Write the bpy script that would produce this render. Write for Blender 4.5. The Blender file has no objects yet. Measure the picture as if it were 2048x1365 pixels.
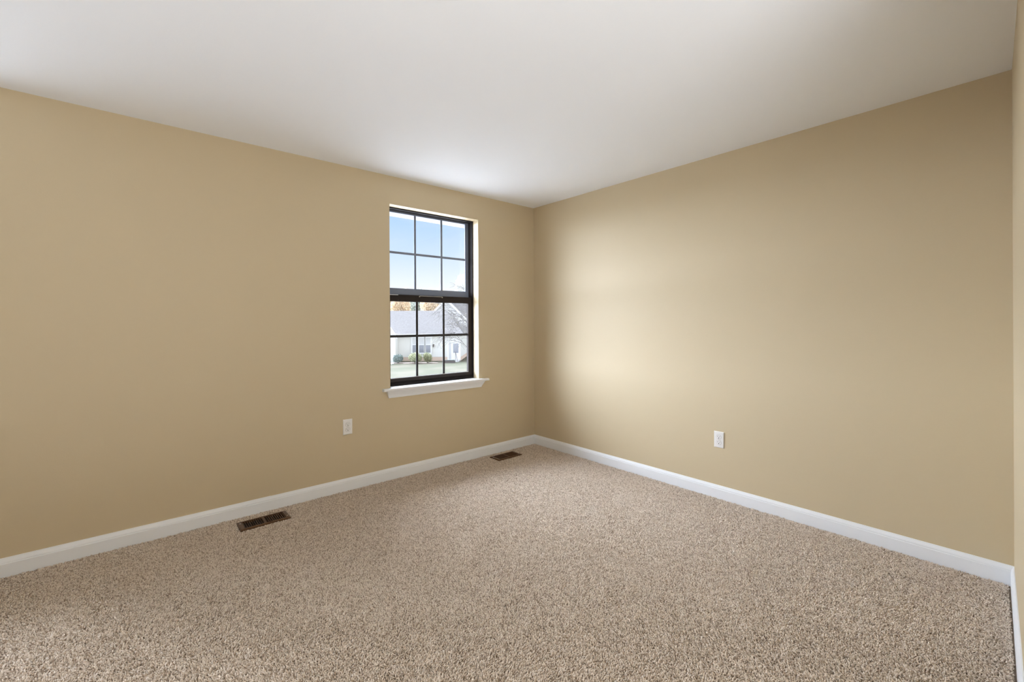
import bpy, bmesh, math, random
import numpy as np
from mathutils import Vector, Matrix, noise

scene = bpy.context.scene
COL = scene.collection
random.seed(7)

# ------------------------------------------------------------------ camera
F_PX, YAW, ROLL, CY = 879.98, 0.709088, -0.0047287, 645.375
CAM = Vector((-3.15576, -3.32604, 1.25321))
R_ = Vector((math.cos(YAW), -math.sin(YAW), 0))      # to the right of the view
D_ = Vector((math.sin(YAW), math.cos(YAW), 0))       # into the view
U_ = Vector((0, 0, 1))
cam_data = bpy.data.cameras.new('camera')
cam_data.sensor_fit = 'HORIZONTAL'
cam_data.sensor_width = 36.0
cam_data.lens = F_PX * 36.0 / 2048.0
cam_data.shift_y = -(682.5 - CY) / 2048.0
cam_data.clip_start = 0.01
cam_data.clip_end = 600
cam = bpy.data.objects.new('camera', cam_data)
COL.objects.link(cam)
c_, s_ = math.cos(ROLL), math.sin(ROLL)
xa = R_ * c_ + U_ * s_
ya = U_ * c_ - R_ * s_
za = -D_
m = Matrix((xa, ya, za)).transposed().to_4x4()
m.translation = CAM
cam.matrix_world = m
scene.camera = cam

# ------------------------------------------------------------------ exposure
scene.view_settings.view_transform = 'Standard'
scene.view_settings.look = 'None'
scene.view_settings.exposure = 0.0
scene.view_settings.gamma = 1.0
scene.view_settings.use_curve_mapping = False
scene.cycles.use_denoising = True
scene.cycles.max_bounces = 14
scene.cycles.diffuse_bounces = 10
scene.cycles.transparent_max_bounces = 16
scene.cycles.sample_clamp_indirect = 8.0
scene.cycles.caustics_reflective = False
scene.cycles.caustics_refractive = False

# ------------------------------------------------------------------ sky
SKY_GLOW = 50.0            # bright sky lobes added out of view, to light the room
BACK_GLOW = 2.2
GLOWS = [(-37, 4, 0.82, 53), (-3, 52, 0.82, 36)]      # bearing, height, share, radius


world = bpy.data.worlds.new('sky')
scene.world = world
world.use_nodes = True
nt = world.node_tree
nt.nodes.clear()
N = lambda t, **k: _n(nt, t, **k)


def _n(tree, t, **k):
    n = tree.nodes.new(t)
    for a, v in k.items():
        setattr(n, a, v)
    return n


out = N('ShaderNodeOutputWorld')
bg = N('ShaderNodeBackground')
tc = N('ShaderNodeTexCoord')
sep = N('ShaderNodeSeparateXYZ')
nt.links.new(tc.outputs['Generated'], sep.inputs[0])
ramp = N('ShaderNodeValToRGB')
el = ramp.color_ramp.elements
el[0].position = 0.0
el[0].color = (1.08, 1.10, 1.12, 1)
el[1].position = 1.0
el[1].color = (0.22, 0.42, 0.85, 1)
for p, c in ((0.07, (1.05, 1.10, 1.14)), (0.14, (0.76, 0.92, 1.12)), (0.24, (0.48, 0.73, 1.10)), (0.5, (0.36, 0.60, 1.0))):
    e = el.new(p)
    e.color = (*c, 1)
nt.links.new(sep.outputs['Z'], ramp.inputs[0])
# thin cloud streaks
cn = N('ShaderNodeTexNoise')
cn.inputs['Scale'].default_value = 3.0
cn.inputs['Detail'].default_value = 6
mp = N('ShaderNodeMapping')
mp.inputs['Scale'].default_value = (1, 1, 4)
nt.links.new(tc.outputs['Generated'], mp.inputs[0])
nt.links.new(mp.outputs[0], cn.inputs['Vector'])
cr = N('ShaderNodeValToRGB')
cr.color_ramp.elements[0].position = 0.52
cr.color_ramp.elements[1].position = 0.85
nt.links.new(cn.outputs['Fac'], cr.inputs[0])
mixc = N('ShaderNodeMix', data_type='RGBA')
mixc.inputs[7].default_value = (0.85, 0.92, 1.0, 1)
nt.links.new(cr.outputs['Color'], mixc.inputs[0])
nt.links.new(ramp.outputs['Color'], mixc.inputs[6])
# added sky glow beyond the view
prev = mixc.outputs[2]
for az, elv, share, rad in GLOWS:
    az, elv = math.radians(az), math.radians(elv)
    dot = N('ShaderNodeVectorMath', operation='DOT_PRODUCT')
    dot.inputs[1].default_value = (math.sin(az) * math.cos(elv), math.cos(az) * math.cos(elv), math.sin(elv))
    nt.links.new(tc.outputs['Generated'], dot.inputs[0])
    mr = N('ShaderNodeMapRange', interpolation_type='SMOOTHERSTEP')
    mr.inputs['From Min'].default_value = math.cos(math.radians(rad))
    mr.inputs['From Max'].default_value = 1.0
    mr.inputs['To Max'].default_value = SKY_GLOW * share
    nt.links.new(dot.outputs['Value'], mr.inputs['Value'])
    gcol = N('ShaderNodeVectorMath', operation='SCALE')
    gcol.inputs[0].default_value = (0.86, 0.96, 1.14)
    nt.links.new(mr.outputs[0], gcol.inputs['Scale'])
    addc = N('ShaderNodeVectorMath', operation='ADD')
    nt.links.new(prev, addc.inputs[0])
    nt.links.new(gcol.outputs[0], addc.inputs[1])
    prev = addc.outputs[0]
# softer unseen glow added on the other side of the house, for outside fronts
dot2 = N('ShaderNodeVectorMath', operation='DOT_PRODUCT')
dot2.inputs[1].default_value = (0.15, -0.78, 0.61)
nt.links.new(tc.outputs['Generated'], dot2.inputs[0])
mr2 = N('ShaderNodeMapRange', interpolation_type='SMOOTHSTEP')
mr2.inputs['From Min'].default_value = 0.05
mr2.inputs['To Max'].default_value = BACK_GLOW
nt.links.new(dot2.outputs['Value'], mr2.inputs['Value'])
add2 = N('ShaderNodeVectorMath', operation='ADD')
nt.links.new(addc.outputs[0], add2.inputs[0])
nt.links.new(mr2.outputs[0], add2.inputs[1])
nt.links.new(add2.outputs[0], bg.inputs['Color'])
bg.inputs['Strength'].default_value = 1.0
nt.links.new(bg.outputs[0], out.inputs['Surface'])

# ------------------------------------------------------------------ fill lights
def area(name, loc, target, sx, sy, power, color):
    ld = bpy.data.lights.new(name, 'AREA')
    ld.shape = 'RECTANGLE'
    ld.size, ld.size_y = sx, sy
    ld.energy = power
    ld.color = color
    o = bpy.data.objects.new(name, ld)
    COL.objects.link(o)
    o.location = loc
    o.rotation_euler = (Vector(target) - Vector(loc)).to_track_quat('-Z', 'Y').to_euler()
    return o


FILL_COL = (0.93, 0.97, 1.03)
# added unseen fill, no fixtures: two in the hallway, one by the second window
area('hall_fill', (-2.95, -4.2, 0.5), (-2.95, -4.1, 2.44), 1.6, 1.0, 50.0, FILL_COL)
up = area('doorway_fill', (-2.95, -4.7, 0.7), (-1.4, -1.6, 2.44), 1.6, 0.6, 20.5, FILL_COL)
up.data.spread = math.radians(150)
area('corner_fill', (-4.7, -1.9, 0.3), (-4.6, -1.9, 2.44), 0.8, 2.0, 15.5, FILL_COL)

# ------------------------------------------------------------------ materials
def mat(name, color, rough=0.5, metal=0.0, spec=0.5, bump=None, noise_mix=None):
    mt = bpy.data.materials.new(name)
    mt.use_nodes = True
    t = mt.node_tree
    b = t.nodes['Principled BSDF']
    b.inputs['Base Color'].default_value = (*color, 1)
    b.inputs['Roughness'].default_value = rough
    b.inputs['Metallic'].default_value = metal
    b.inputs['Specular IOR Level'].default_value = spec
    if bump or noise_mix:
        co = _n(t, 'ShaderNodeTexCoord')
    if noise_mix:                                    # (scale, second colour, lo, hi)
        sc, c2, lo, hi = noise_mix
        nz = _n(t, 'ShaderNodeTexNoise')
        nz.inputs['Scale'].default_value = sc
        nz.inputs['Detail'].default_value = 5
        t.links.new(co.outputs['Object'], nz.inputs['Vector'])
        rp = _n(t, 'ShaderNodeValToRGB')
        rp.color_ramp.elements[0].position = lo
        rp.color_ramp.elements[0].color = (*color, 1)
        rp.color_ramp.elements[1].position = hi
        rp.color_ramp.elements[1].color = (*c2, 1)
        t.links.new(nz.outputs['Fac'], rp.inputs[0])
        t.links.new(rp.outputs[0], b.inputs['Base Color'])
    if bump:                                         # (scale, distance)
        nb = _n(t, 'ShaderNodeTexNoise')
        nb.inputs['Scale'].default_value = bump[0]
        nb.inputs['Detail'].default_value = 3
        t.links.new(co.outputs['Object'], nb.inputs['Vector'])
        bp = _n(t, 'ShaderNodeBump')
        bp.inputs['Strength'].default_value = 0.4
        bp.inputs['Distance'].default_value = bump[1]
        t.links.new(nb.outputs['Fac'], bp.inputs['Height'])
        t.links.new(bp.outputs[0], b.inputs['Normal'])
    return mt


WALL = (0.56, 0.465, 0.31)
M = {}
M['wall'] = mat('tan_wall_paint', WALL, 0.55, spec=0.35, bump=(160, 0.0006))
M['ceiling'] = mat('flat_white_ceiling_paint', (0.85, 0.87, 0.895), 0.9, spec=0.1, bump=(120, 0.0006))
M['trim'] = mat('white_trim_paint', (0.79, 0.81, 0.83), 0.35)
M['floor'] = mat('carpet_backing', (0.20, 0.155, 0.115), 0.95, spec=0.1)
M['bronze'] = mat('dark_bronze_window_metal', (0.030, 0.024, 0.021), 0.7, metal=0.0, spec=0.1,
                  noise_mix=(70, (0.45, 0.42, 0.38), 0.735, 0.76))
M['bronze_clean'] = mat('bronze_sash_bar', (0.032, 0.029, 0.028), 0.6, spec=0.2)
M['hazed'] = mat('glare_greyed_bronze', (0.19, 0.215, 0.275), 0.6, spec=0.15)  # bronze lightened to paint sky glare onto the upper sash
M['bronze_matte'] = mat('chalky_bronze_frame', (0.018, 0.015, 0.014), 0.75, spec=0.06, noise_mix=(60, (0.20, 0.18, 0.16), 0.73, 0.76))
M['alu'] = mat('bare_aluminium', (0.55, 0.55, 0.56), 0.35, metal=0.8)
M['white_plastic'] = mat('white_outlet_plastic', (0.78, 0.77, 0.75), 0.3)
M['slot'] = mat('dark_slot', (0.015, 0.014, 0.013), 0.7)
M['seam'] = mat('outlet_seam_grey', (0.22, 0.21, 0.20), 0.7)  # even grey line around each receptacle
M['register'] = mat('brown_register_enamel', (0.105, 0.050, 0.020), 0.38, metal=0.3, spec=0.4)
M['duct'] = mat('duct_shade', (0.006, 0.005, 0.005), 0.8)
M['screw'] = mat('screw_metal', (0.6, 0.58, 0.55), 0.3, metal=0.9)


def glass_mat():
    mt = bpy.data.materials.new('window_glass')
    mt.use_nodes = True
    t = mt.node_tree
    t.nodes.clear()
    o = _n(t, 'ShaderNodeOutputMaterial')
    tr = _n(t, 'ShaderNodeBsdfTransparent')
    tr.inputs[0].default_value = (0.97, 0.98, 0.98, 1)
    g = _n(t, 'ShaderNodeBsdfGlossy')
    g.inputs['Roughness'].default_value = 0.02
    mx = _n(t, 'ShaderNodeMixShader')
    mx.inputs[0].default_value = 0.05
    t.links.new(tr.outputs[0], mx.inputs[1])
    t.links.new(g.outputs[0], mx.inputs[2])
    t.links.new(mx.outputs[0], o.inputs[0])
    return mt


M['glass'] = glass_mat()

# ------------------------------------------------------------------ mesh helpers
def obj(name, bm, material, parent=None, smooth=False, bevel=0.0, loc=None):
    me = bpy.data.meshes.new(name)
    bmesh.ops.recalc_face_normals(bm, faces=bm.faces)
    bm.to_mesh(me)
    bm.free()
    if smooth:
        me.polygons.foreach_set('use_smooth', [True] * len(me.polygons))
    me.materials.append(material)
    o = bpy.data.objects.new(name, me)
    COL.objects.link(o)
    if parent:
        o.parent = parent
    if loc:
        o.location = loc
    if bevel:
        md = o.modifiers.new('bevel', 'BEVEL')
        md.width = bevel
        md.segments = 2
        md.limit_method = 'ANGLE'
    return o


def box(bm, x0, x1, y0, y1, z0, z1):
    v = [bm.verts.new(p) for p in ((x0, y0, z0), (x1, y0, z0), (x1, y1, z0), (x0, y1, z0),
                                   (x0, y0, z1), (x1, y0, z1), (x1, y1, z1), (x0, y1, z1))]
    for f in ((0, 3, 2, 1), (4, 5, 6, 7), (0, 1, 5, 4), (1, 2, 6, 5), (2, 3, 7, 6), (3, 0, 4, 7)):
        bm.faces.new([v[i] for i in f])


def hexa(bm, lo, hi):
    """solid between two rings of four points"""
    a = [bm.verts.new(p) for p in lo]
    b = [bm.verts.new(p) for p in hi]
    bm.faces.new(a[::-1])
    bm.faces.new(b)
    for i in range(4):
        j = (i + 1) % 4
        bm.faces.new((a[i], a[j], b[j], b[i]))


def prism(bm, rings):
    """closed solid through a list of equal-length rings"""
    vs = [[bm.verts.new(p) for p in r] for r in rings]
    n = len(vs[0])
    bm.faces.new(vs[0][::-1])
    bm.faces.new(vs[-1])
    for a, b in zip(vs, vs[1:]):
        for i in range(n):
            j = (i + 1) % n
            bm.faces.new((a[i], a[j], b[j], b[i]))


def tube(bm, pts, rads, n=6):
    pts = [Vector(p) for p in pts]
    rings = []
    for i, p in enumerate(pts):
        d = (pts[min(i + 1, len(pts) - 1)] - pts[max(i - 1, 0)]).normalized()
        a = d.orthogonal().normalized() if i == 0 else (rings_a - d * rings_a.dot(d)).normalized()
        rings_a = a
        b = d.cross(a)
        rings.append([p + (a * math.cos(k * 2 * math.pi / n) + b * math.sin(k * 2 * math.pi / n)) * rads[i] for k in range(n)])
    prism(bm, rings)


def disc(bm, c, ax_u, ax_v, ax_n, ru, rv, depth, n=20, flat=None):
    """extruded ellipse, optionally cut flat at +-flat along u"""
    a, b = [], []
    for k in range(n):
        t = 2 * math.pi * k / n
        u, v = ru * math.cos(t), rv * math.sin(t)
        if flat is not None:
            v = max(-flat, min(flat, v))
        p = c + ax_u * u + ax_v * v
        a.append(p)
        b.append(p + ax_n * depth)
    prism(bm, [a, b])


def empty(name, loc=(0, 0, 0), rz=0.0):
    o = bpy.data.objects.new(name, None)
    o.empty_display_size = 0.1
    COL.objects.link(o)
    o.location = loc
    o.rotation_euler = (0, 0, rz)
    return o


def tag(o, label, cat, group=None, kind=None):
    o['label'] = label
    o['category'] = cat
    if group:
        o['group'] = group
    if kind:
        o['kind'] = kind
    return o


def struct(o, label, cat):
    return tag(o, label, cat, kind='structure')


def copy_tree(o, parent=None):
    c = o.copy()
    COL.objects.link(c)
    c.parent = parent
    for ch in list(o.children):
        copy_tree(ch, c)
    return c


# ------------------------------------------------------------------ room shell
H = 2.44
XL = -5.36                     # far end of the room, out of frame to the left
YB = -3.290                    # back wall at the right-hand corner
TB = 0.033                     # the back wall runs slightly out of square
WIN = [(-1.596, -0.715), (-4.646, -3.765)]
WZ0, WZ1 = 0.706, 2.214


def yb(x):
    return YB + TB * x


bm = bmesh.new()
edges = [XL - 0.2, WIN[1][0], WIN[1][1], WIN[0][0], WIN[0][1], 0.0]
for i in range(0, 6, 2):
    box(bm, edges[i], edges[i + 1], 0, 0.165, -0.3, H + 0.15)
for a, b in WIN:
    box(bm, a, b, 0, 0.165, -0.3, WZ0)
    box(bm, a, b, 0, 0.165, WZ1, H + 0.15)
bmesh.ops.remove_doubles(bm, verts=bm.verts, dist=1e-5)
struct(obj('wall_left', bm, M['wall']), 'tan painted wall with the black framed window', 'wall')
bm = bmesh.new()
box(bm, 0, 0.2, -5.2, 0.20, -0.3, H + 0.15)
struct(obj('wall_right', bm, M['wall']), 'tan painted blank wall with one outlet, right of the corner', 'wall')
bm = bmesh.new()
for a, b in ((0, -1.7), (-4.3, XL)):
    hexa(bm, [(a, yb(a), -0.3), (b, yb(b), -0.3), (b, yb(b) - 0.12, -0.3), (a, yb(a) - 0.12, -0.3)],
         [(a, yb(a), H + 0.15), (b, yb(b), H + 0.15), (b, yb(b) - 0.12, H + 0.15), (a, yb(a) - 0.12, H + 0.15)])
struct(obj('wall_back', bm, M['wall']), 'sliver of tan wall at the right edge of the photo', 'wall')
bm = bmesh.new()
box(bm, XL - 0.2, XL, -5.2, 0, -0.3, H + 0.15)
struct(obj('wall_far', bm, M['wall']), 'tan end wall out of frame to the left', 'wall')
bm = bmesh.new()
box(bm, XL, 0.0, -5.2, -5.0, -0.3, H + 0.15)
box(bm, -1.7, -1.58, -5.0, yb(-1.64) - 0.121, -0.3, H + 0.15)
box(bm, -4.42, -4.3, -5.0, yb(-4.36) - 0.121, -0.3, H + 0.15)
struct(obj('wall_hall', bm, M['wall']), 'tan hallway walls behind the camera', 'wall')
bm = bmesh.new()
box(bm, XL, 0, -5.0, 0, H, H + 0.15)
struct(obj('ceiling', bm, M['ceiling']), 'plain flat white ceiling', 'ceiling')
bm = bmesh.new()
box(bm, XL, 0, -5.0, 0, -0.3, -0.009)
struct(obj('floor', bm, M['floor']), 'carpeted floor of the empty room', 'floor')

# ------------------------------------------------------------------ baseboards
PROFILE = [(0, -0.009), (0.0125, -0.009), (0.0125, 0.0590), (0.0095, 0.0610), (0.0085, 0.0632), (0.0112, 0.0650),
           (0.0104, 0.0690), (0.0078, 0.0755), (0.0050, 0.0810), (0.0035, 0.0860), (0, 0.0868)]



def baseboard(name, p0, p1, nrm, label, off0=0.0, off1=0.0, extra=0.0, bm=None):
    """profile swept from p0 to p1; off = mitre direction at each end"""
    own = bm is None
    bm = bm or bmesh.new()
    p0, p1, nrm = Vector(p0), Vector(p1), Vector(nrm)
    d = (p1 - p0).normalized()
    rings = []
    for p, off in ((p0, off0), (p1, off1)):
        rings.append([p + nrm * (a + (extra if a > 0 else 0)) + d * off * (a + extra) + U_ * (z + (0.0012 if extra and z > 0.08 else 0)) for a, z in PROFILE])
    prism(bm, rings)
    if own:
        o = obj(name, bm, M['trim'])
        struct(o, label, 'baseboard')
    return bm


bm = baseboard('', (XL, 0, 0), (-2.460, 0, 0), (0, -1, 0), '', extra=0.0015, bm=bmesh.new())
baseboard('', (-2.4600, 0, 0), (0, 0, 0), (0, -1, 0), '', off1=-1, bm=bm)
struct(obj('baseboard_left', bm, M['trim']), 'white moulded baseboard under the window wall', 'baseboard')
baseboard('baseboard_right', (0, YB, 0), (0, 0, 0), (-1, 0, 0), 'white moulded baseboard along the blank right wall', off0=1, off1=-1)
nb = Vector((-TB, 1, 0)).normalized()
baseboard('baseboard_back', (-1.7, yb(-1.7), 0), (0, YB, 0), tuple(nb), 'white moulded baseboard at the right edge of the photo', off1=-1)

# ------------------------------------------------------------------ windows
def ring_frame(bm, x0, x1, z0, z1, y0, y1, wl, wr, wb, wt):
    box(bm, x0, x0 + wl, y0, y1, z0, z1)
    box(bm, x1 - wr, x1, y0, y1, z0, z1)
    box(bm, x0 + wl, x1 - wr, y0, y1, z0, z0 + wb)
    box(bm, x0 + wl, x1 - wr, y0, y1, z1 - wt, z1)


def make_window():
    x0, x1 = WIN[0]
    root = empty('window_1', (x0, 0.08, WZ0))
    off = Vector((x0, 0.08, WZ0))

    def part(name, bm, mt, parent=root, bevel=0.0, smooth=False):
        bmesh.ops.translate(bm, verts=bm.verts, vec=-off)
        return obj(name, bm, mt, parent, bevel=bevel, smooth=smooth)
    zs = 0.730
    bm = bmesh.new()
    ring_frame(bm, x0, x1, zs, WZ1, 0.080, 0.090, 0.0085, 0.0085, 0.020, 0.0085)   # inner lip
    ring_frame(bm, x0, x1, zs, WZ1, 0.090, 0.168, 0.007, 0.007, 0.030, 0.007)      # jambs
    part('frame', bm, M['bronze_matte'], bevel=0.0015)
    # upper sash (outer track)
    ux0, ux1, uz0, uz1 = x0 + 0.0085, x1 - 0.0085, 1.480, WZ1 - 0.0085
    bm = bmesh.new()
    ring_frame(bm, ux0, ux1, uz0, uz1, 0.146, 0.160, 0.038, 0.038, 0.070, 0.016)
    us = part('upper_sash', bm, M['hazed'], bevel=0.002)
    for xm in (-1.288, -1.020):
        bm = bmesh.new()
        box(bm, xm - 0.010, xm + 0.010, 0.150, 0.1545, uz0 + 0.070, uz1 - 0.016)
        part('glazing_bar', bm, M['hazed'], us, bevel=0.0015)
    bm = bmesh.new()
    box(bm, ux0 + 0.038, ux1 - 0.038, 0.1495, 0.155, 1.842, 1.862)
    part('glazing_bar', bm, M['hazed'], us, bevel=0.0015)
    bm = bmesh.new()
    v = [bm.verts.new(p) for p in ((ux0 + 0.03, 0.157, uz0 + 0.06), (ux1 - 0.03, 0.157, uz0 + 0.06), (ux1 - 0.03, 0.157, uz1 - 0.01), (ux0 + 0.03, 0.157, uz1 - 0.01))]
    bm.faces.new(v)
    part('glass', bm, M['glass'], us)
    # lower sash (inner track)
    lx0, lx1, lz0, lz1 = x0 + 0.009, x1 - 0.009, zs + 0.022, 1.492
    bm = bmesh.new()
    ring_frame(bm, lx0, lx1, lz0, lz1, 0.096, 0.124, 0.040, 0.040, 0.040, 0.058)
    box(bm, lx0 + 0.02, lx1 - 0.02, 0.093, 0.096, lz1 - 0.012, lz1 - 0.004)       # lift lip
    ls = part('lower_sash', bm, M['bronze'], bevel=0.002)
    for xm in (-1.293, -1.0235):
        bm = bmesh.new()
        box(bm, xm - 0.0105, xm + 0.0105, 0.112, 0.118, lz0 + 0.04, lz1 - 0.058)
        part('glazing_bar', bm, M['bronze_clean'], ls, bevel=0.0015)
    bm = bmesh.new()
    box(bm, lx0 + 0.040, lx1 - 0.040, 0.1115, 0.1185, 1.131, 1.152)
    part('glazing_bar', bm, M['bronze_clean'], ls, bevel=0.0015)
    bm = bmesh.new()
    v = [bm.verts.new(p) for p in ((lx0 + 0.03, 0.120, lz0 + 0.03), (lx1 - 0.03, 0.120, lz0 + 0.03), (lx1 - 0.03, 0.120, lz1 - 0.05), (lx0 + 0.03, 0.120, lz1 - 0.05))]
    bm.faces.new(v)
    part('glass', bm, M['glass'], ls)
    # bright lift rail with its two end screws, and the pale end of the weatherstrip
    bm = bmesh.new()
    box(bm, -1.275, -1.052, 0.0915, 0.0955, 1.4845, 1.4885)
    lr = part('lift_rail', bm, M['alu'], ls)
    bm = bmesh.new()
    for xx in (-1.278, -1.049):
        disc(bm, Vector((xx, 0.0955, 1.482)), Vector((1, 0, 0)), U_, Vector((0, -1, 0)), 0.005, 0.005, 0.004, 10)
    part('screw', bm, M['screw'], ls)
    bm = bmesh.new()
    box(bm, -1.573, -1.478, 0.091, 0.0955, 1.487, 1.4915)
    part('weatherstrip', bm, M['trim'], ls)
    bm = bmesh.new()
    box(bm, lx0 + 0.042, lx1 - 0.042, 0.0945, 0.0975, lz0 + 0.0375, lz0 + 0.041)
    part('glazing_bead', bm, M['alu'], ls)
    # stool and apron
    bm = bmesh.new()
    prof = [(-0.036, 0.7085), (-0.0385, 0.713), (-0.0385, 0.722), (-0.036, 0.7275), (-0.030, 0.729)]
    X0, X1 = -1.664, -0.618
    prism(bm, [[(X, a, z) for a, z in prof] + [(X, -0.0005, 0.729), (X, -0.0005, 0.7065), (X, -0.030, 0.7065)] for X in (X0, X1)])
    box(bm, x0 + 0.0005, x1 - 0.0005, -0.0005, 0.100, 0.7065, 0.729)
    part('sill', bm, M['trim'])
    bm = bmesh.new()
    rings = []
    for z, dep, ext in ((0.7062, 0.030, 0.030), (0.699, 0.029, 0.028), (0.692, 0.025, 0.024), (0.676, 0.017, 0.015), (0.666, 0.0135, 0.009), (0.655, 0.012, 0.003), (0.650, 0.010, 0.0)):
        rings.append([(-1.622 + 0.010 - ext * 0.55, -0.0005, z), (-1.622 + 0.010 - ext * 0.55, -dep, z), (-0.693 + ext, -dep, z), (-0.693 + ext, -0.0005, z)])
    prism(bm, rings)
    part('apron', bm, M['trim'])
    return root


w1 = make_window()
struct(w1, 'dark bronze double hung window with white sill looking out on the grey roofed house', 'window')
w2 = copy_tree(w1)
w2.name = 'window_2'
w2.location.x = WIN[1][0]
w2['label'] = 'second dark bronze window just beyond the left edge of the photo'

# ------------------------------------------------------------------ outlets
def make_outlet():
    root = empty('wall_outlet')
    ex, en = Vector((1, 0, 0)), Vector((0, -1, 0))
    bm = bmesh.new()
    w, h = 0.035, 0.0575
    prism(bm, [[(-w, 0, -h), (w, 0, -h), (w, 0, h), (-w, 0, h)],
               [(-w, -0.003, -h), (w, -0.003, -h), (w, -0.003, h), (-w, -0.003, h)],
               [(-w + 0.004, -0.0062, -h + 0.004), (w - 0.004, -0.0062, -h + 0.004), (w - 0.004, -0.0062, h - 0.004), (-w + 0.004, -0.0062, h - 0.004)]])
    obj('cover_plate', bm, M['white_plastic'], root, bevel=0.0008)
    for s in (1, -1):
        bm = bmesh.new()
        disc(bm, Vector((0, -0.0062, s * 0.0195)), ex, U_, en, 0.0172, 0.0172, 0.0016, 28, flat=0.0138)
        r = obj('receptacle', bm, M['white_plastic'], root, bevel=0.0005)
        bm = bmesh.new()
        box(bm, -0.0078, -0.0056, -0.0084, -0.0076, s * 0.0195 - 0.001, s * 0.0195 + 0.008)
        box(bm, 0.0056, 0.0078, -0.0084, -0.0076, s * 0.0195 - 0.0005, s * 0.0195 + 0.0065)
        disc(bm, Vector((0, -0.0076, s * 0.0195 - 0.0075)), ex, U_, en, 0.0030, 0.0030, 0.0008, 12)
        obj('slots', bm, M['slot'], r)
        bm = bmesh.new()      # the dark seam around the receptacle face
        disc(bm, Vector((0, -0.0061, s * 0.0195)), ex, U_, en, 0.0182, 0.0182, 0.0004, 28, flat=0.0148)
        obj('seam', bm, M['seam'], r)
    bm = bmesh.new()
    disc(bm, Vector((0, -0.0062, 0)), ex, U_, en, 0.0032, 0.0032, 0.0010, 12)
    obj('screw', bm, M['screw'], root)
    return root


o1 = make_outlet()
o1.location = (-1.940, -0.0003, 0.4725)
tag(o1, 'white duplex wall outlet to the left of the window, above the floor register', 'outlet', 'wall outlets')
o2 = copy_tree(o1)
o2.location = (-0.0003, -1.907, 0.4125)
o2.rotation_euler = (0, 0, -math.pi / 2)
o2['label'] = 'white duplex wall outlet on the blank right hand wall'

# ------------------------------------------------------------------ floor registers
def make_register():
    root = empty('floor_register')
    L, W = 0.141, 0.068        # half sizes
    l, w = 0.116, 0.052        # opening
    z1 = 0.0055
    bm = bmesh.new()
    outer = [(-L, -W), (L, -W), (L, W), (-L, W)]
    mid = [(-L + 0.007, -W + 0.007), (L - 0.007, -W + 0.007), (L - 0.007, W - 0.007), (-L + 0.007, W - 0.007)]
    inn = [(-l, -w), (l, -w), (l, w), (-l, w)]
    ro = [bm.verts.new((x, y, -0.004)) for x, y in outer]
    r1 = [bm.verts.new((x, y, 0.0015)) for x, y in outer]
    r2 = [bm.verts.new((x, y, z1)) for x, y in mid]
    r3 = [bm.verts.new((x, y, z1)) for x, y in inn]
    r4 = [bm.verts.new((x, y, -0.008)) for x, y in inn]
    for a, b in ((ro, r1), (r1, r2), (r2, r3), (r3, r4)):
        for i in range(4):
            j = (i + 1) % 4
            bm.faces.new((a[i], a[j], b[j], b[i]))
    obj('frame', bm, M['register'], root)
    bm = bmesh.new()
    n = 20
    for i in range(n):
        x = -l + (i + 0.5) * 2 * l / n
        tilt = 0.0007 if i >= n // 2 else -0.0007
        hexa(bm, [(x - 0.0012 - tilt, -w, -0.0075), (x + 0.0012 - tilt, -w, -0.0075), (x + 0.0012 - tilt, w, -0.0075), (x - 0.0012 - tilt, w, -0.0075)],
             [(x - 0.0013 + tilt, -w, 0.0040), (x + 0.0013 + tilt, -w, 0.0040), (x + 0.0013 + tilt, w, 0.0040), (x - 0.0013 + tilt, w, 0.0040)])
    obj('louvers', bm, M['register'], root)
    bm = bmesh.new()
    box(bm, -0.004, 0.004, -w, w, -0.006, 0.005)
    obj('centre_bar', bm, M['register'], root)
    bm = bmesh.new()
    box(bm, -l, l, -w, w, -0.0085, -0.0075)  # black sheet standing in for the shade of a deep shaft
    obj('shade_sheet', bm, M['duct'], root)
    for sx in (-1, 1):
        bm = bmesh.new()
        disc(bm, Vector((sx * 0.127, 0.03 * sx * -1, z1)), Vector((1, 0, 0)), Vector((0, 1, 0)), U_, 0.004, 0.004, 0.0015, 12)
        obj('screw', bm, M['screw'], root)
    return root


REGS = [(-2.534, -0.172), (-0.512, -0.150)]
g1 = make_register()
g1.location = (*REGS[0], 0)
tag(g1, 'brown metal floor register set in the carpet under the left outlet', 'floor vent', 'floor registers along the window wall')
g2 = copy_tree(g1)
g2.location = (*REGS[1], 0)
g2['label'] = 'brown metal floor register set in the carpet by the room corner'

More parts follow.
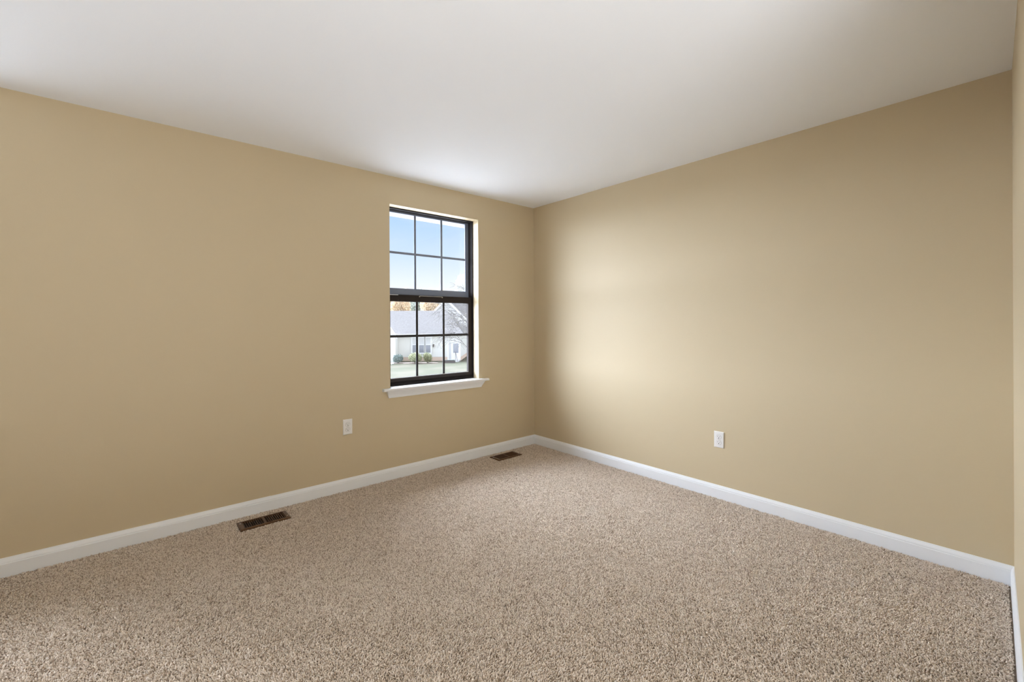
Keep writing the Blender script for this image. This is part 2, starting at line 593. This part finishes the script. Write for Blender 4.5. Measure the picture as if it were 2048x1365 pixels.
# ------------------------------------------------------------------ carpet pile
def carpet():
    rng = np.random.default_rng(11)
    s = 0.0049
    xs = np.arange(XL + 0.02, -0.016, s)
    ys = np.arange(-3.42, -0.015, s)
    X, Y = np.meshgrid(xs, ys)
    X = X.ravel() + rng.uniform(-0.45, 0.45, X.size) * s
    Y = Y.ravel() + rng.uniform(-0.45, 0.45, Y.size) * s
    # the floor around the camera's feet and far left is never in view
    dx, dy = X - CAM.x, Y - CAM.y
    dep = dx * D_.x + dy * D_.y
    lat = dx * R_.x + dy * R_.y
    keep = (dep > 1.15) & (np.abs(lat) < 1.35 * dep + 0.35) & (X < -0.019) & (Y < -0.019) & (Y > YB + TB * X + 0.019)
    for rx, ry in REGS:
        keep &= ~((np.abs(X - rx) < 0.143) & (np.abs(Y - ry) < 0.070))
    X, Y = X[keep], Y[keep]
    n = X.size
    # pile direction left by the vacuum cleaner: soft lanes across the floor
    lane = np.sin((X * 0.80 + Y * 0.60) * 2 * np.pi / 0.62) * 0.5 + np.sin((X * -0.35 + Y * 0.94) * 2 * np.pi / 1.3 + 1.0) * 0.35
    h = rng.uniform(0.0050, 0.0090, n)
    lx = rng.normal(0, 0.0032, n) + lane * 0.0026
    ly = rng.normal(0, 0.0032, n) - lane * 0.0020
    # yarn clumps a centimetre or two across: some stand taller, some lie over
    G = rng.normal(0, 1, (3, 340, 220))

    def clump(i, cell):
        gx, gy = (X - XL) / cell, (Y + 3.45) / cell
        ix, iy = gx.astype(int) % 339, gy.astype(int) % 219
        fx, fy = gx % 1, gy % 1
        g = G[i]
        return (g[ix, iy] * (1 - fx) + g[ix + 1, iy] * fx) * (1 - fy) + (g[ix, iy + 1] * (1 - fx) + g[ix + 1, iy + 1] * fx) * fy
    h *= np.clip(1 + 0.20 * clump(0, 0.016), 0.45, 1.5)
    lx += clump(1, 0.017) * 0.0018
    ly += clump(2, 0.018) * 0.0018
    a0 = rng.uniform(0, 2 * np.pi, n)
    rb = rng.uniform(0.0022, 0.0033, n)
    z0 = -0.009
    K = 3
    V = np.zeros((n, 3 * K + 1, 3), np.float32)
    tw = rng.uniform(-1.2, 1.2, n)
    for ri, (fz, fo, fr) in enumerate(((0.0, 0.0, 0.85), (0.55, 0.45, 1.0), (0.88, 0.85, 0.75))):
        for k in range(K):
            ang = a0 + k * 2 * np.pi / K + tw * fz
            V[:, ri * K + k, 0] = X + lx * fo + rb * fr * np.cos(ang)
            V[:, ri * K + k, 1] = Y + ly * fo + rb * fr * np.sin(ang)
            V[:, ri * K + k, 2] = z0 + h * fz
    V[:, 3 * K, 0] = X + lx
    V[:, 3 * K, 1] = Y + ly
    V[:, 3 * K, 2] = z0 + h
    tris = []
    for ri in range(2):
        for k in range(K):
            j = (k + 1) % K
            a, b, c, d = ri * K + k, ri * K + j, (ri + 1) * K + j, (ri + 1) * K + k
            tris += [(a, b, c), (a, c, d)]
    for k in range(K):
        tris.append((2 * K + k, 2 * K + (k + 1) % K, 3 * K))
    T = np.array(tris, np.int32)
    nv = 3 * K + 1
    idx = (T[None] + (np.arange(n, dtype=np.int32) * nv)[:, None, None]).reshape(-1)
    me = bpy.data.meshes.new('carpet_pile')
    me.vertices.add(n * nv)
    me.vertices.foreach_set('co', V.reshape(-1))
    nf = n * len(T)
    me.loops.add(nf * 3)
    me.loops.foreach_set('vertex_index', idx)
    me.polygons.add(nf)
    me.polygons.foreach_set('loop_start', np.arange(nf, dtype=np.int32) * 3)
    me.polygons.foreach_set('use_smooth', np.ones(nf, bool))
    at = me.attributes.new('tone', 'FLOAT', 'POINT')
    at.data.foreach_set('value', np.repeat(rng.uniform(0, 1, n).astype(np.float32), nv))
    me.update(calc_edges=True)
    mt = bpy.data.materials.new('beige_frieze_yarn')
    mt.use_nodes = True
    t = mt.node_tree
    b = t.nodes['Principled BSDF']
    b.inputs['Roughness'].default_value = 0.9
    b.inputs['Specular IOR Level'].default_value = 0.15
    atn = _n(t, 'ShaderNodeAttribute', attribute_name='tone')
    rp = _n(t, 'ShaderNodeValToRGB')
    e = rp.color_ramp.elements
    e[0].position, e[0].color = 0.0, (0.37, 0.285, 0.21, 1)
    e[1].position, e[1].color = 1.0, (0.86, 0.765, 0.665, 1)
    for p, c in ((0.25, (0.60, 0.495, 0.395)), (0.55, (0.76, 0.655, 0.55))):
        q = e.new(p)
        q.color = (*c, 1)
    t.links.new(atn.outputs['Fac'], rp.inputs[0])
    t.links.new(rp.outputs[0], b.inputs['Base Color'])
    me.materials.append(mt)
    o = bpy.data.objects.new('carpet_pile', me)
    COL.objects.link(o)
    tag(o, 'beige and brown flecked cut pile carpet covering the whole floor', 'carpet', kind='stuff')


carpet()


# ================================================================== outside
GROUND = -2.82
M['lawn'] = mat('autumn_lawn', (0.066, 0.066, 0.044), 0.95, spec=0.1, noise_mix=(0.35, (0.090, 0.082, 0.060), 0.42, 0.62), bump=(9, 0.05))
M['siding'] = mat('pale_grey_siding', (0.66, 0.65, 0.62), 0.6)
M['siding_white'] = mat('white_siding', (0.60, 0.59, 0.58), 0.6)
M['shingle'] = mat('grey_shingles', (0.096, 0.089, 0.085), 0.9, spec=0.1, noise_mix=(6, (0.116, 0.108, 0.104), 0.4, 0.65))
M['ext_white'] = mat('white_exterior_trim', (0.72, 0.72, 0.72), 0.5)
M['foundation'] = mat('terracotta_foundation', (0.60, 0.46, 0.37), 0.9)
M['ext_glass'] = mat('dim_house_glass', (0.22, 0.23, 0.27), 0.12)
M['ext_blind'] = mat('pale_blind_behind_glass', (0.55, 0.55, 0.56), 0.3)
M['reflector'] = mat('pale_reflector', (0.72, 0.70, 0.67), 0.9)
M['dark_wood'] = mat('dark_planter_wood', (0.09, 0.075, 0.075), 0.7)
M['mulch'] = mat('mulch', (0.22, 0.17, 0.14), 0.95, noise_mix=(5, (0.33, 0.28, 0.24), 0.4, 0.7))
M['bark'] = mat('grey_bark', (0.10, 0.092, 0.085), 0.9)
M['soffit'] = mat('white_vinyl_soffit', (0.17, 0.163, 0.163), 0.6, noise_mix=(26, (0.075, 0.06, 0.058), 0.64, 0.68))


def outside(X, d, z=GROUND):
    return Vector((CAM.x, CAM.y, 0)) + R_ * X + D_ * d + U_ * z


lawn = bmesh.new()
box(lawn, -70, 110, 0.21, 160, GROUND - 0.3, GROUND)
struct(obj('lawn', lawn, M['lawn']), 'faded autumn lawn in front of the neighbouring house', 'lawn')
bm = bmesh.new()
box(bm, -24, 16, 0.22, 25, GROUND, GROUND + 0.05)  # unseen pale slab added to bounce daylight up onto the ceiling
struct(obj('bounce_ground', bm, M['reflector']), 'unseen pale ground added below the window to bounce light up', 'bounce_ground')
bm = bmesh.new()
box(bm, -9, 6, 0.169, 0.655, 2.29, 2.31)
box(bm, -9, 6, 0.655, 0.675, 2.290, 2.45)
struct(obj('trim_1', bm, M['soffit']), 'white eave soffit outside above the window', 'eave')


def leaf_cloud(name, lobes, n, size, ramp_cols, parent, seed):
    """crown of many small leaves around ellipsoid lobes (cx,cy,cz,rx,ry,rz)"""
    rng = np.random.default_rng(seed)
    L = np.array(lobes)
    k = rng.integers(0, len(L), n)
    v = rng.normal(size=(n, 3))
    v /= np.linalg.norm(v, axis=1)[:, None]
    r = rng.uniform(0.55, 1.0, n) ** 0.5
    P = L[k, :3] + v * r[:, None] * L[k, 3:] * rng.uniform(0.85, 1.1, (n, 1))
    u = rng.normal(size=(n, 3))
    u /= np.linalg.norm(u, axis=1)[:, None]
    w = np.cross(u, rng.normal(size=(n, 3)))
    w /= np.linalg.norm(w, axis=1)[:, None]
    s = size * rng.uniform(0.6, 1.3, (n, 1))
    V = np.stack([P - u * s, P - w * s * 0.6, P + u * s, P + w * s * 0.6], 1).astype(np.float32)
    me = bpy.data.meshes.new(name)
    me.vertices.add(n * 4)
    me.vertices.foreach_set('co', V.reshape(-1))
    me.loops.add(n * 4)
    me.loops.foreach_set('vertex_index', np.arange(n * 4, dtype=np.int32))
    me.polygons.add(n)
    me.polygons.foreach_set('loop_start', np.arange(n, dtype=np.int32) * 4)
    at = me.attributes.new('tone', 'FLOAT', 'POINT')
    at.data.foreach_set('value', np.repeat(rng.uniform(0, 1, n).astype(np.float32), 4))
    me.update(calc_edges=True)
    mt = bpy.data.materials.new(name + '_leaves')
    mt.use_nodes = True
    t = mt.node_tree
    b = t.nodes['Principled BSDF']
    b.inputs['Roughness'].default_value = 0.8
    an = _n(t, 'ShaderNodeAttribute', attribute_name='tone')
    rp = _n(t, 'ShaderNodeValToRGB')
    rp.color_ramp.elements[0].color = (*ramp_cols[0], 1)
    rp.color_ramp.elements[1].color = (*ramp_cols[-1], 1)
    for i, c in enumerate(ramp_cols[1:-1]):
        q = rp.color_ramp.elements.new((i + 1) / (len(ramp_cols) - 1))
        q.color = (*c, 1)
    t.links.new(an.outputs['Fac'], rp.inputs[0])
    t.links.new(rp.outputs[0], b.inputs['Base Color'])
    me.materials.append(mt)
    o = bpy.data.objects.new(name, me)
    COL.objects.link(o)
    o.parent = parent
    return o


def slab(bm, pts, t):
    """thick roof plane: polygon given on its upper side, thickened downwards"""
    lo = [bm.verts.new(Vector(p) - U_ * t) for p in pts]
    hi = [bm.verts.new(p) for p in pts]
    bm.faces.new(lo[::-1])
    bm.faces.new(hi)
    n = len(pts)
    for i in range(n):
        j = (i + 1) % n
        bm.faces.new((lo[i], lo[j], hi[j], hi[i]))


# ------------------------------------------------------------------ neighbouring house
M['step'] = mat('grey_step', (0.40, 0.39, 0.38), 0.9)  # one even grey for both steps
hs = empty('house', outside(-9.0, 47.0), -YAW)
tag(hs, 'single storey house with a long grey shingled roof and a triple window behind clipped shrubs', 'house', 'houses across the lawn')
bm = bmesh.new()
box(bm, -3.1, 3.5, 0, 8.4, 0.42, 2.80)
obj('wall', bm, M['siding'], hs)
bm = bmesh.new()
box(bm, -3.1, 3.48, 0.02, 8.3, 0, 0.42)
obj('foundation', bm, M['foundation'], hs)
bm = bmesh.new()
EZ, RZ = 2.92, 5.49
slab(bm, [(-7, -0.45, EZ), (3.85, -0.45, EZ), (1.45, 4.2, RZ), (-7, 4.2, RZ)], 0.12)
slab(bm, [(3.85, -0.45, EZ), (3.85, 8.85, EZ), (1.45, 4.2, RZ)], 0.12)
slab(bm, [(3.85, 8.85, EZ), (-7, 8.85, EZ), (-7, 4.2, RZ), (1.45, 4.2, RZ)], 0.12)
obj('roof', bm, M['shingle'], hs)
bm = bmesh.new()
box(bm, -3.1, 3.87, -0.49, -0.40, 2.74, 2.90)
obj('gutter', bm, M['ext_white'], hs)
# front wing with a steep gable, mostly hidden by the wall
bm = bmesh.new()
wv = [(-6.9, -1.5), (-3.1, -1.5), (-3.1, 1.0), (-6.9, 1.0)]
hexa(bm, [(x, y, 0) for x, y in wv], [(x, y, 2.9) for x, y in wv])
prism(bm, [[(-6.9, y, 2.9), (-3.1, y, 2.9), (-5.0, y, 5.75)] for y in (-1.5, -1.35)])
obj('wing_wall', bm, M['siding'], hs)
bm = bmesh.new()
slab(bm, [(-2.85, -1.75, 2.62), (-2.85, -1.55, 2.62), (-5.0, -1.55, 5.9), (-5.0, -1.75, 5.9)], 0.12)
slab(bm, [(-7.15, -1.75, 2.62), (-5.0, -1.75, 5.9), (-5.0, -1.55, 5.9), (-7.15, -1.55, 2.62)], 0.12)
obj('wing_roof', bm, M['shingle'], hs)
bm = bmesh.new()
for s in (1, -1):
    hexa(bm, [(-5.0 + s * 2.18, -1.80, 2.42), (-5.0 + s * 2.18, -1.72, 2.42), (-5.0, -1.72, 5.72), (-5.0, -1.80, 5.72)],
         [(-5.0 + s * 2.18, -1.80, 2.66), (-5.0 + s * 2.18, -1.72, 2.66), (-5.0, -1.72, 5.95), (-5.0, -1.80, 5.95)])
obj('rake_board', bm, M['ext_white'], hs)
bm = bmesh.new()
box(bm, -3.24, -3.06, -1.54, -1.46, 0, 2.6)
obj('corner_board', bm, M['ext_white'], hs)
for x0, x1 in ((-1.62, -1.20), (-0.92, -0.40), (-0.20, 0.30)):
    bm = bmesh.new()
    ring_frame(bm, x0 - 0.16, x1 + 0.16, 0.75, 2.62, -0.10, 0.0, 0.16, 0.16, 0.14, 0.14)
    box(bm, x0, x1, -0.10, -0.01, 1.70, 1.78)
    wf = obj('window', bm, M['ext_white'], hs)
    bm = bmesh.new()
    box(bm, x0, x1, -0.05, -0.03, 0.89, 1.70)
    obj('lower_pane', bm, M['ext_glass'], wf)
    bm = bmesh.new()
    box(bm, x0, x1, -0.06, -0.04, 1.78, 2.48)
    obj('upper_pane', bm, M['ext_blind'], wf)
bm = bmesh.new()
tube(bm, [(0.62, -0.10, 1.50), (0.62, -0.12, 1.56), (0.62, -0.12, 1.74), (0.62, -0.10, 1.80)], [0.04, 0.08, 0.09, 0.03], 8)
box(bm, 0.58, 0.66, -0.06, 0.0, 1.58, 1.72)
obj('wall_lamp', bm, M['dark_wood'], hs)
bm = bmesh.new()
ring_frame(bm, 2.12, 3.50, 0.12, 2.16, -0.16, 0.0, 0.12, 0.14, 0.05, 0.16)
box(bm, 2.52, 2.62, -0.14, 0.0, 0.17, 2.0)
en = obj('door_surround', bm, M['ext_white'], hs)
bm = bmesh.new()
ring_frame(bm, 2.62, 3.36, 0.17, 2.0, -0.10, -0.04, 0.10, 0.08, 0.68, 0.14)
dr = obj('door', bm, M['ext_white'], hs)
bm = bmesh.new()
box(bm, 2.72, 3.28, -0.08, -0.06, 0.85, 1.86)
obj('door_pane', bm, M['ext_glass'], dr)
bm = bmesh.new()
box(bm, 2.24, 2.52, -0.08, -0.02, 0.17, 2.0)
obj('side_light', bm, M['ext_blind'], en)
bm = bmesh.new()
box(bm, 2.2, 3.5, -1.1, -0.16, 0, 0.14)
box(bm, 2.35, 3.45, -1.6, -1.1, 0, 0.07)
obj('door_step', bm, M['step'], hs)
bm = bmesh.new()
tube(bm, [(2.98, -0.25, 0.95), (3.05, -0.6, 0.9), (3.35, -1.55, 0.10)], [0.03] * 3, 6)
tube(bm, [(2.98, -0.25, 0.1), (2.98, -0.25, 0.95)], [0.025] * 2, 6)
obj('handrail', bm, M['dark_wood'], hs)

h2 = empty('house', outside(-8.93, 60.0), -YAW)
tag(h2, 'taller white gabled house standing behind the long grey roof', 'house', 'houses across the lawn')
AZ = 4.55 - GROUND
bm = bmesh.new()
prism(bm, [[(-3.5, y, 0), (3.5, y, 0), (3.5, y, AZ - 3.6), (0, y, AZ - 0.15), (-3.5, y, AZ - 3.6)] for y in (0, 5)])
box(bm, 0.5, 11, 0.8, 9, 0, AZ - 3.6)
obj('wall', bm, M['siding_white'], h2)
bm = bmesh.new()
slab(bm, [(3.9, -0.3, AZ - 3.9), (3.9, 5, AZ - 3.9), (0, 5, AZ), (0, -0.3, AZ)], 0.13)
slab(bm, [(-3.9, -0.3, AZ - 3.9), (0, -0.3, AZ), (0, 5, AZ), (-3.9, 5, AZ - 3.9)], 0.13)
slab(bm, [(0.3, 0.5, AZ - 3.4), (11.3, 0.5, AZ - 3.4), (11.3, 4.6, AZ + 0.2), (0.3, 4.6, AZ + 0.2)], 0.13)
slab(bm, [(11.3, 9.3, AZ - 3.4), (0.3, 9.3, AZ - 3.4), (0.3, 4.6, AZ + 0.2), (11.3, 4.6, AZ + 0.2)], 0.13)
obj('roof', bm, M['shingle'], h2)
bm = bmesh.new()
for s in (1, -1):
    hexa(bm, [(s * 3.95, -0.40, AZ - 4.22), (s * 3.95, -0.28, AZ - 4.22), (0, -0.28, AZ - 0.27), (0, -0.40, AZ - 0.27)],
         [(s * 3.95, -0.40, AZ - 3.90), (s * 3.95, -0.28, AZ - 3.90), (0, -0.28, AZ + 0.05), (0, -0.40, AZ + 0.05)])
obj('rake_board', bm, M['ext_white'], h2)

# ------------------------------------------------------------------ shrubs, bed, planter, stone
bm = bmesh.new()
disc(bm, outside(-10.6, 44.6, GROUND), R_, D_, U_, 3.1, 0.75, 0.03, 32)
struct(obj('mulch_bed', bm, M['mulch']), 'strip of brown mulch under the shrubs', 'bed')


def shrub(px, d, w, h, cols, label, seed):
    root = empty('shrub', outside((px - 1024) / 880 * d, d))
    tag(root, label, 'shrub', 'clipped shrubs in front of the house')
    rng = random.Random(seed)
    lobes = [(0, 0, h * 0.52, w * 0.46, w * 0.46, h * 0.46)]
    for k in range(6):
        a = k * 1.05 + rng.random()
        lobes.append((math.cos(a) * w * 0.24, math.sin(a) * w * 0.24, h * (0.40 + 0.25 * rng.random()), w * 0.26, w * 0.26, h * 0.33))
    leaf_cloud('foliage', lobes, 4200, 0.042, cols, root, seed)
    bm = bmesh.new()
    for k in range(4):
        a = k * 1.6
        tube(bm, [(0.05 * math.cos(a), 0.05 * math.sin(a), -0.02), (w * 0.2 * math.cos(a), w * 0.2 * math.sin(a), h * 0.6)], [0.025, 0.012], 5)
    obj('stem', bm, M['bark'], root)


TEAL = [(0.16, 0.20, 0.18), (0.25, 0.30, 0.28), (0.36, 0.42, 0.39)]
YGREEN = [(0.19, 0.21, 0.13), (0.31, 0.33, 0.20), (0.48, 0.46, 0.28)]
shrub(796, 44.4, 1.08, 0.95, TEAL, 'small blue green shrub, leftmost of the three', 3)
shrub(830, 44.2, 1.45, 1.19, YGREEN, 'large yellow green shrub in the middle of the three', 4)
shrub(855, 44.4, 0.92, 1.10, YGREEN, 'yellow green shrub under the right end of the triple window', 5)
root = empty('planter_box', outside(-6.3, 44.6), -YAW)
tag(root, 'low dark planter box on the lawn beside the white door', 'planter')
bm = bmesh.new()
ring_frame(bm, -0.52, 0.52, 0.0, 0.26, -0.2, 0.2, 0.04, 0.04, 0.26, 0.0)
obj('box', bm, M['dark_wood'], root)
leaf_cloud('plant', [(x, 0, 0.27, 0.2, 0.15, 0.05) for x in (-0.35, 0, 0.35)], 300, 0.03, TEAL, root, 9)
bm = bmesh.new()
bmesh.ops.create_icosphere(bm, subdivisions=2, radius=0.14)
for v in bm.verts:
    v.co *= 1 + 0.25 * noise.noise(v.co * 9)
    v.co.z = v.co.z * 0.7 + 0.08
st = obj('garden_stone', bm, M['ext_white'], smooth=True, loc=outside(-11.75, 43.2))
tag(st, 'small white stone in front of the blue green shrub', 'stone')

# ------------------------------------------------------------------ trees
def tree(X, d, top, r, cols, label, seed, leaf=0.115, n=16000):
    root = empty('tree', outside(X, d))
    tag(root, label, 'tree', 'autumn trees behind the houses')
    hgt = top - GROUND
    rng = random.Random(seed)
    lobes = []
    for k in range(9):
        a = rng.random() * 6.28
        q = rng.random() ** 0.5 * r * 0.6
        lobes.append((math.cos(a) * q, math.sin(a) * q, hgt * (0.45 + 0.36 * rng.random()), r * 0.45, r * 0.45, hgt * 0.17))
    lobes.append((0, 0, hgt * 0.8, r * 0.4, r * 0.4, hgt * 0.19))
    leaf_cloud('foliage', lobes, n, leaf, cols, root, seed)
    bm = bmesh.new()
    tube(bm, [(0, 0, -0.1), (0.1, 0, hgt * 0.4), (0.05, 0.1, hgt * 0.85)], [0.22, 0.16, 0.05], 7)
    for k in range(4):
        a = k * 1.57 + rng.random()
        tube(bm, [(0.1, 0, hgt * 0.38), (math.cos(a) * r * 0.35, math.sin(a) * r * 0.35, hgt * 0.62)], [0.1, 0.04], 5)
    obj('trunk', bm, M['bark'], root)


ORANGE = [(0.56, 0.43, 0.29), (0.72, 0.58, 0.41), (0.80, 0.70, 0.55)]  # these four leaf palettes are paled to paint in distant haze
GOLD = [(0.60, 0.54, 0.40), (0.75, 0.69, 0.53), (0.82, 0.78, 0.66)]
GREY = [(0.42, 0.42, 0.39), (0.56, 0.56, 0.53), (0.68, 0.68, 0.65)]
GREEN = [(0.28, 0.31, 0.27), (0.38, 0.41, 0.36), (0.48, 0.50, 0.44)]
TREES = [
    (-26.5, 88, 8.4, 3.6, ORANGE, 'orange leaved tree seen at the left edge of the window'),
    (-23.2, 96, 9.0, 3.0, GOLD, 'golden tree above the left of the long grey roof'),
    (-19.7, 76, 6.2, 2.2, ORANGE, 'rust orange tree next to the dark green one'),
    (-18.6, 90, 8.5, 2.6, GREEN, 'dark green tree above the middle of the long grey roof'),
    (-16.0, 97, 9.1, 3.2, GOLD, 'pale gold tree behind the dark green one'),
    (-21.4, 106, 9.6, 3.4, GOLD, 'pale gold tree farthest back, between the golden tree and the dark green one'),
    (-15.2, 82, 6.2, 2.2, ORANGE, 'orange tree just left of the white gable'),
    (-11.6, 104, 9.3, 3.4, GOLD, 'tall gold tree rising behind the white gable'),
    (-8.9, 78, 10.0, 3.0, GREY, 'tallest pale grey tree at the right of the upper panes'),
]
for i, (X, d, top, r, cols, label) in enumerate(TREES):
    tree(X, d, top, r, cols, label, 20 + i)

# bare tree with thin hanging twigs, its trunk hidden by the right jamb
root = empty('bare_tree', outside(-2.3, 26.0))
tag(root, 'bare grey tree with thin drooping twigs in front of the white gable', 'tree')
rng = random.Random(5)
bmT, bmB = bmesh.new(), bmesh.new()
tips = []


def limb(bm, p, d, length, rad, depth):
    pts, rads = [Vector(p)], [rad]
    d = Vector(d).normalized()
    steps = 6
    for k in range(steps):
        d = (d + Vector((rng.uniform(-.22, .22), rng.uniform(-.22, .22), rng.uniform(-.2, .12) - (0.10 if depth >= 2 else 0.0)))).normalized()
        pts.append(pts[-1] + d * length / steps)
        rads.append(rad * (1 - 0.8 * (k + 1) / steps) + 0.004)
        if depth < 3 and k >= 1:
            for q in range(2 if depth else 1):
                side = Vector((rng.uniform(-1, 1), rng.uniform(-1, 1), rng.uniform(-.3, .6)))
                limb(bmB, pts[-1], d * 0.7 + side * 0.8, length * rng.uniform(.42, .62), rads[-1] * 0.6, depth + 1)
    tips.append(pts[-1])
    tube(bm, pts, rads, 5 if depth else 8)


# local axes: x to the right of the view, y away from the window
root.rotation_euler = (0, 0, -YAW)
tube(bmT, [(0, 0, -0.1), (0.05, 0, 1.2), (0, 0, 2.6), (0.1, 0.05, 4.4)], [0.17, 0.14, 0.12, 0.07], 9)
for z, dx, ln in ((2.3, (-1, 0.1, 0.55), 2.6), (2.9, (-0.8, -0.5, 0.7), 2.5), (3.2, (-0.6, 0.6, 0.8), 2.6), (3.8, (-0.9, 0.0, 0.5), 2.4),
                  (2.6, (0.9, 0.2, 0.6), 2.4), (3.5, (0.6, -0.5, 0.8), 2.4), (4.2, (0.1, 0.2, 1.0), 2.0)):
    limb(bmB, (0.02, 0, z), dx, ln * 0.82, 0.026, 1)
obj('trunk', bmT, M['bark'], root)
obj('branches', bmB, M['bark'], root)
leaf_cloud('leaves', [(p.x, p.y, p.z, 0.12, 0.12, 0.12) for p in tips[::4]], 150, 0.022, [(0.14, 0.16, 0.07), (0.26, 0.27, 0.14)], root, 77)
